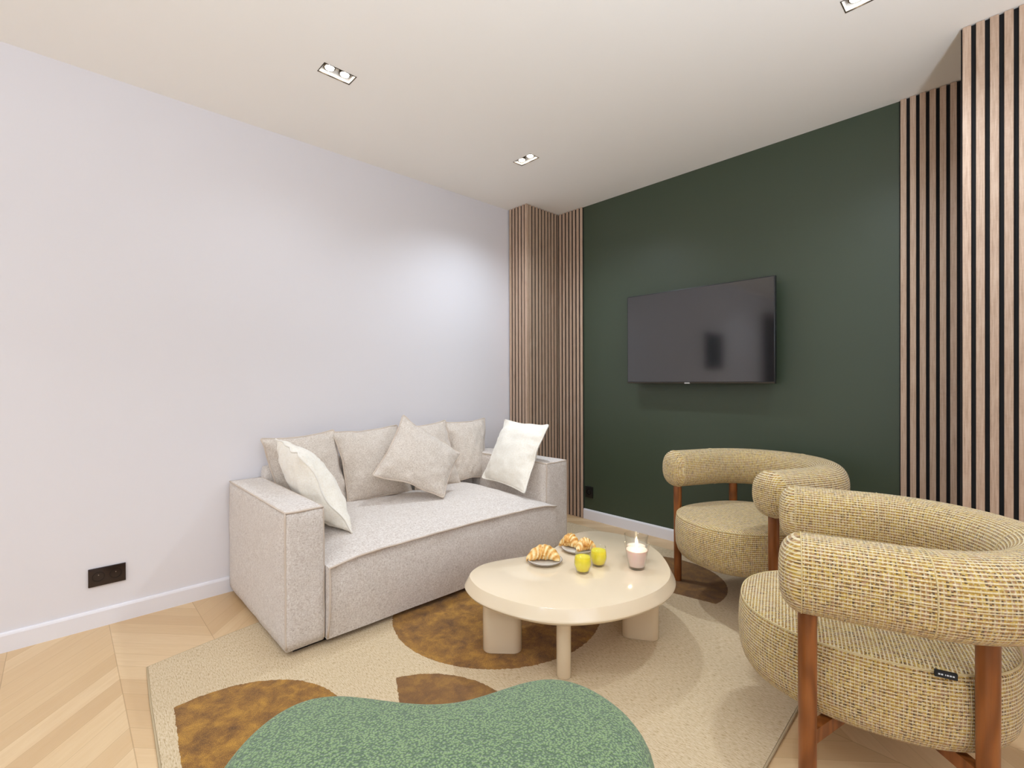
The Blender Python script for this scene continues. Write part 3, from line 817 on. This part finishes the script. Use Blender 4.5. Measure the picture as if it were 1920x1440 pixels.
def candle(cx, cy, label, wax_h):
    t = thing('jar_candle', label, 'candle', (cx, cy, ZT), 0, 'lit candles in glass jars')
    lathe('glass_jar', [(0, .0003), (.033, .0003), (.035, .002), (.0545, .111), (.0540, .1125), (.0525, .1125), (.0515, .111), (.0345, .012), (.030, .010), (0, .010)], (cx, cy, ZT), M['glass'], t, 56, 60)
    rr = .0343 + (wax_h - .012) * (.0515 - .0345) / (.111 - .012) - .0003
    w = lathe('wax', [(0, .0105), (.0295, .0105), (.0338, .0125), (rr, wax_h), (rr - .004, wax_h - .0015), (0, wax_h - .002)], (cx, cy, ZT), M['wax'], t, 56, 50)
    cyl('wick', (cx, cy, ZT + wax_h - .002), (cx + .001, cy, ZT + wax_h + .008), .0009, .0007, M['felt'], w, 8)
    lathe('flame', [(0, 0), (.0036, .003), (.0052, .010), (.0042, .020), (.0020, .031), (0, .040)], (cx + .001, cy, ZT + wax_h + .004), M['flame'], t, 16, 80)
    ld = bpy.data.lights.new('flame_glow', 'POINT'); ld.energy = .09; ld.color = (1, .72, .42); ld.shadow_soft_size = .008
    lo = bpy.data.objects.new('flame_glow', ld); COL.objects.link(lo); lo.parent = t; lo.location = (0, 0, wax_h + .045)
candle(-1.151, 1.844, 'lit pale pink candle in a glass jar, nearest the table edge', .083)
candle(-1.213, 1.939, 'lit candle in a glass jar behind the pink candle', .060)

# ------------------------------------------------------------------ barrel armchairs
RX, RZ, RCZ = .086, .100, .632
def uvquad(me_name, rows, closed, mat, parent, uvf, capends=True, name='part'):
    pass
def roll_path():
    R0 = .325; pts = []
    tip = .205
    for k in range(8): pts.append((tip - (tip + .02) * k / 8, -R0))
    for k in range(25): a = -PI / 2 - PI * k / 24; pts.append((-.02 + R0 * math.cos(a) * 1.0, R0 * math.sin(a)))
    for k in range(1, 9): pts.append((-.02 + (tip + .02) * k / 8, R0))
    return pts
def make_chair(label, loc, rz):
    t = thing('barrel_armchair', label, 'armchair', loc, rz, 'tweed barrel armchairs')
    # back roll: fat oval tube bent to a horseshoe with domed ends
    ctrl = [Vector((x, y, 0)) for x, y in roll_path()]
    path = catmull(ctrl, 3, False)
    L = [0]
    for a, b in zip(path, path[1:]): L.append(L[-1] + (b - a).length)
    NA = 40; V, F, UV = [], [], []
    rings = []
    def frame(i):
        d = (path[min(i + 1, len(path) - 1)] - path[max(i - 1, 0)]).normalized(); return d, Vector((-d.y, d.x, 0))
    per = 2 * PI * math.sqrt((RX * RX + RZ * RZ) / 2)
    dome = .052
    def superr(a): 
        # slightly squarish oval
        c, s = math.cos(a), math.sin(a); e = 2.35
        k = (abs(c) ** e + abs(s) ** e) ** (-1 / e); return c * k, s * k
    def ring_at(p, side, d, sc, off, u):
        r = []
        for k in range(NA + 1):
            c, s = superr(2 * PI * k / NA)
            r.append((p + d * off + side * (c * RX * sc) + Vector((0, 0, RCZ + s * RZ * sc)), (u, k / NA * per) if u is not None else (c * RX * sc, s * RZ * sc)))
        rings.append(r)
    d0, s0 = frame(0)
    for k in range(9, -1, -1):
        a = k / 9 * PI / 2 * .999; ring_at(path[0], s0, d0, max(math.cos(a) ** .62, .004), -dome * math.sin(a) ** 1.15 if a > 0 else 0, None if k else 0.0)
    for i in range(1, len(path) - 1): d, s = frame(i); ring_at(path[i], s, d, 1, 0, L[i])
    d1, s1 = frame(len(path) - 1)
    for k in range(10):
        a = k / 9 * PI / 2 * .999; ring_at(path[-1], s1, d1, max(math.cos(a) ** .62, .004), dome * math.sin(a) ** 1.15 if a > 0 else 0, None if k else L[-1])
    W = NA + 1
    for r in rings: V += [q[0] for q in r]
    for i in range(len(rings) - 1):
        for k in range(NA):
            F.append((i * W + k, i * W + k + 1, (i + 1) * W + k + 1, (i + 1) * W + k))
            q4 = [rings[i][k], rings[i][k + 1], rings[i + 1][k + 1], rings[i + 1][k]]
            if i < 9 or i >= len(rings) - 10:
                sd = s0 if i < 9 else s1; pp0 = path[0] if i < 9 else path[-1]
                UV.append(tuple(((q[0] - pp0).dot(sd), q[0].z) for q in q4))
            else: UV.append(tuple(q[1] for q in q4))
    me = bpy.data.meshes.new('back_roll'); me.from_pydata([tuple(v) for v in V], [], F)
    ul = me.uv_layers.new(name='UVMap')
    for i, fu in enumerate(UV):
        for k, li in enumerate(me.polygons[i].loop_indices): ul.data[li].uv = fu[k]
    bm = bmesh.new(); bm.from_mesh(me); bmesh.ops.remove_doubles(bm, verts=bm.verts[:], dist=1e-5)
    roll = bmobj('back_roll', bm, M['weave'], t, True, True)
    # seam rings where the cloth is pieced
    for i in (0, 26, len(path) // 2, len(path) - 27, len(path) - 1):
        d, s = frame(i); pts = []
        for k in range(48):
            c, z = superr(2 * PI * k / 48); pts.append(path[i] + s * c * (RX + .0003) + Vector((0, 0, RCZ + z * (RZ + .0003))))
        tube('seam', pts, .0016, M['weave_seam'], roll, True, 6, True)
    # seat drum
    NS = 96; V, F, UV = [], [], []
    zb, zt = .222, .436
    prof = [(0.0, zt + .022), (.25, zt + .0215), (.5, zt + .019), (.72, zt + .014), (.86, zt + .008), (.95, zt + .002), (.985, zt - .004), (1.0, zt - .012), (1.012, zt - .05), (1.016, zt - .10), (1.008, zt - .15), (.985, zb + .035), (.95, zb + .015), (.90, zb + .004), (.84, zb), (0.0, zb)]
    def outl(a):
        c, s = math.cos(a), math.sin(a); ax = .370 if c > 0 else .300; e = 2.25
        k = ((abs(c) / ax) ** e + (abs(s) / .298) ** e) ** (-1 / e); return Vector((c * k, s * k, 0))
    arc = [0.0]; pp = outl(0)
    for k in range(1, NS + 1): q = outl(2 * PI * k / NS); arc.append(arc[-1] + (q - pp).length); pp = q
    vv = [0.0]
    for i in range(1, len(prof)): vv.append(vv[-1] + math.hypot((prof[i][0] - prof[i-1][0]) * .32, prof[i][1] - prof[i-1][1]))
    for r_, z in prof:
        for k in range(NS): q = outl(2 * PI * k / NS) * r_; V.append((q.x, q.y, z))
    for i in range(len(prof) - 1):
        for k in range(NS):
            ids = (i * NS + k, i * NS + (k + 1) % NS, (i + 1) * NS + (k + 1) % NS, (i + 1) * NS + k); F.append(ids)
            if i < 6: UV.append(tuple((V[j][1], V[j][0]) for j in ids))
            else: UV.append(((arc[k], vv[i]), (arc[k + 1], vv[i]), (arc[k + 1], vv[i + 1]), (arc[k], vv[i + 1])))
    me = bpy.data.meshes.new('seat'); me.from_pydata(V, [], F); ul = me.uv_layers.new(name='UVMap')
    for i, fu in enumerate(UV):
        for k, li in enumerate(me.polygons[i].loop_indices): ul.data[li].uv = fu[k]
    bm = bmesh.new(); bm.from_mesh(me); bmesh.ops.remove_doubles(bm, verts=bm.verts[:], dist=1e-5)
    st_ = bmobj('seat', bm, M['weave'], t, True, True)
    tube('seam', [outl(2 * PI * k / 96) * .990 + Vector((0, 0, zt - .004)) for k in range(96)], .0022, M['weave_seam'], st_, True, 6, True)
    LG = [(.19, -.325), (.19, .325), (-.168, -.290), (-.168, .290)]
    for x, y in LG:
        cyl('leg', (x, y, 0), (x, y, RCZ - .06), .0205, .0225, M['leg_wood'], t, 28, True, .002)
    # crossed rails under the seat
    for a, b, dz in ((LG[0], LG[3], 0), (LG[1], LG[2], .002)):
        A, B = Vector((*a, 0)), Vector((*b, 0)); d = (B - A).normalized(); s = Vector((-d.y, d.x, 0)) * .013
        A += d * .012; B -= d * .012; z0, z1 = .185 - dz, .2205
        V = [A + s, A - s, B - s, B + s]; V = [(v.x, v.y, z0) for v in V] + [(v.x, v.y, z1) for v in V]
        F = [(3, 2, 1, 0), (4, 5, 6, 7), (0, 1, 5, 4), (1, 2, 6, 5), (2, 3, 7, 6), (3, 0, 4, 7)]
        pyobj('cross_rail', V, F, M['leg_wood'], t, False, True)
    return t
def back_dir_to_rz(bdeg): return math.radians(bdeg + 180)     # local +X faces the open front
chA = make_chair('yellow tweed barrel armchair in front, cut by the right edge', (-.291, 1.787, 0), back_dir_to_rz(17.2))
def copy_tree(o, parent=None):
    c = o.copy(); COL.objects.link(c); c.parent = parent
    for ch in list(o.children): copy_tree(ch, c)
    return c
chB = copy_tree(chA)
chB.location = (-.942, 2.569, .0088); chB.rotation_euler = (0, 0, back_dir_to_rz(65))
chB['label'] = 'yellow tweed barrel armchair in front of the green wall, behind the table'
# woven label in the seat seam of the front chair
lb = box('fabric_label', (-.112, .2975, .428), (-.070, .3055, .443), M['label'], chA, .0005, 1, True)
bm = bmesh.new()
for k in range(6):
    box_bm((-.106 + k * .0052, .3054, .4345), (-.106 + k * .0052 + (.0036 if k != 3 else .0015), .3060, .4378), bm=bm)
bmobj('lettering', bm, M['cream_cloth_label'], lb, False, True)

# ------------------------------------------------------------------ green pouf
pf = thing('kidney_pouf', 'green boucle kidney-shaped pouf in the foreground', 'pouf', (-.80, .50, .0088))
KP = [(-1.085, .262), (-1.125, .327), (-1.135, .401), (-1.100, .468), (-1.030, .525), (-.947, .585), (-.882, .657), (-.852, .746), (-.826, .830), (-.783, .890), (-.712, .920), (-.628, .918), (-.556, .892), (-.500, .845), (-.462, .77), (-.445, .66), (-.470, .53), (-.54, .39), (-.64, .27), (-.77, .185), (-.91, .165), (-1.01, .195)]
out = catmull([(x, y, 0) for x, y in KP], 6); K = len(out)
for _ in range(10): out = [(out[i - 1] + out[i] * 2 + out[(i + 1) % K]) / 4 for i in range(K)]
area2 = sum(out[i].x * out[(i + 1) % K].y - out[(i + 1) % K].x * out[i].y for i in range(K)); sg = 1 if area2 > 0 else -1
nrm = []
for i in range(K):
    d = (out[(i + 3) % K] - out[i - 3]).normalized(); nrm.append(Vector((d.y, -d.x, 0)) * sg)
ZP = .415; out = [p + n_ * .014 for p, n_ in zip(out, nrm)]
prof = []
for k in range(9): a = k / 8 * PI / 2; prof.append((-.055 + .055 * math.sin(a), ZP - .06 + .06 * math.cos(a)))
prof += [(.006, .27), (.006, .18), (0, .09), (-.006, .050), (-.02, .030)]
V, F = [], []
rows = [[(p.x + n_.x * off, p.y + n_.y * off, z) for p, n_ in zip(out, nrm)] for off, z in prof]
for r_ in rows: V += r_
for i in range(len(rows) - 1):
    for k in range(K): F.append((i * K + k, i * K + (k + 1) % K, (i + 1) * K + (k + 1) % K, (i + 1) * K + k))
F.append(tuple((len(rows) - 1) * K + k for k in range(K)))
# soft crown: grid points inside the top outline, raised with their distance from its edge
from mathutils.geometry import delaunay_2d_cdt
ring = [Vector(p[:2]) for p in rows[0]]
def inside(q):
    c = False
    for a, b in zip(ring, ring[1:] + ring[:1]):
        if (a.y > q.y) != (b.y > q.y) and q.x < (b.x - a.x) * (q.y - a.y) / (b.y - a.y) + a.x: c = not c
    return c
def edge_d(q): return min((q - a).length for a in ring)
gp = []
for ix in range(50):
    for iy in range(50):
        q = Vector((-1.2 + ix * .018 + (iy % 2) * .009, .12 + iy * .018))
        if inside(q) and edge_d(q) > .010: gp.append(q)
cv, _, cf, _, _, _ = delaunay_2d_cdt(ring + gp, [(k, (k + 1) % K) for k in range(K)], [], 1, 1e-5)
base_i = len(V)
for q in cv: V.append((q.x, q.y, ZP + .014 * (1 - math.exp(-edge_d(q) / .06)) if edge_d(q) > 1e-4 else ZP))
F += [tuple(base_i + k for k in f) for f in cf]
me = bpy.data.meshes.new('pad'); me.from_pydata(V, [], F); bm = bmesh.new(); bm.from_mesh(me); bmesh.ops.remove_doubles(bm, verts=bm.verts[:], dist=1e-4)
bmobj('upholstered_pad', bm, M['boucle'], pf)
V = []; F = []
for z in (.0088, .034):
    for p, n_ in zip(out, nrm): V.append((p.x - n_.x * .04, p.y - n_.y * .04, z))
for k in range(K): F.append((k, (k + 1) % K, K + (k + 1) % K, K + k))
F.append(tuple(range(K))); F.append(tuple(K + k for k in range(K)))
me = bpy.data.meshes.new('base'); me.from_pydata(V, [], F); bm = bmesh.new(); bm.from_mesh(me)
bmobj('base', bm, M['felt_dark'], pf, False)

# ------------------------------------------------------------------ camera, world, view
cam = bpy.data.cameras.new('camera'); co = bpy.data.objects.new('camera', cam); COL.objects.link(co)
Fv, Rv, Uv = Vector((-.72637166, .68729518, -.00309113)), Vector((.68730212, .72636503, -.00310414)), Vector((-.00011183, .00437930, .99999041))
m = Matrix((Rv, Uv, -Fv)).transposed().to_4x4(); m.translation = (0, 0, H); co.matrix_world = m
cam.sensor_fit = 'HORIZONTAL'; cam.sensor_width = 36; cam.lens = 894.408 / 1920 * 36
cam.shift_y = -(720 - 717.296) / 1920; cam.clip_start = .02
sc = bpy.context.scene; sc.camera = co
w = bpy.data.worlds.new('world'); sc.world = w; w.use_nodes = True
w.node_tree.nodes['Background'].inputs[0].default_value = (.75, .85, 1, 1); w.node_tree.nodes['Background'].inputs[1].default_value = 1.0
vs_ = sc.view_settings; vs_.view_transform = 'Standard'; vs_.look = 'None'; vs_.gamma = 1; vs_.use_curve_mapping = False; vs_.exposure = -0.03
sc.cycles.max_bounces = 12; sc.cycles.diffuse_bounces = 6; sc.cycles.transmission_bounces = 10; sc.cycles.glossy_bounces = 4
sc.cycles.sample_clamp_indirect = 6; sc.cycles.use_denoising = True; sc.cycles.caustics_refractive = False
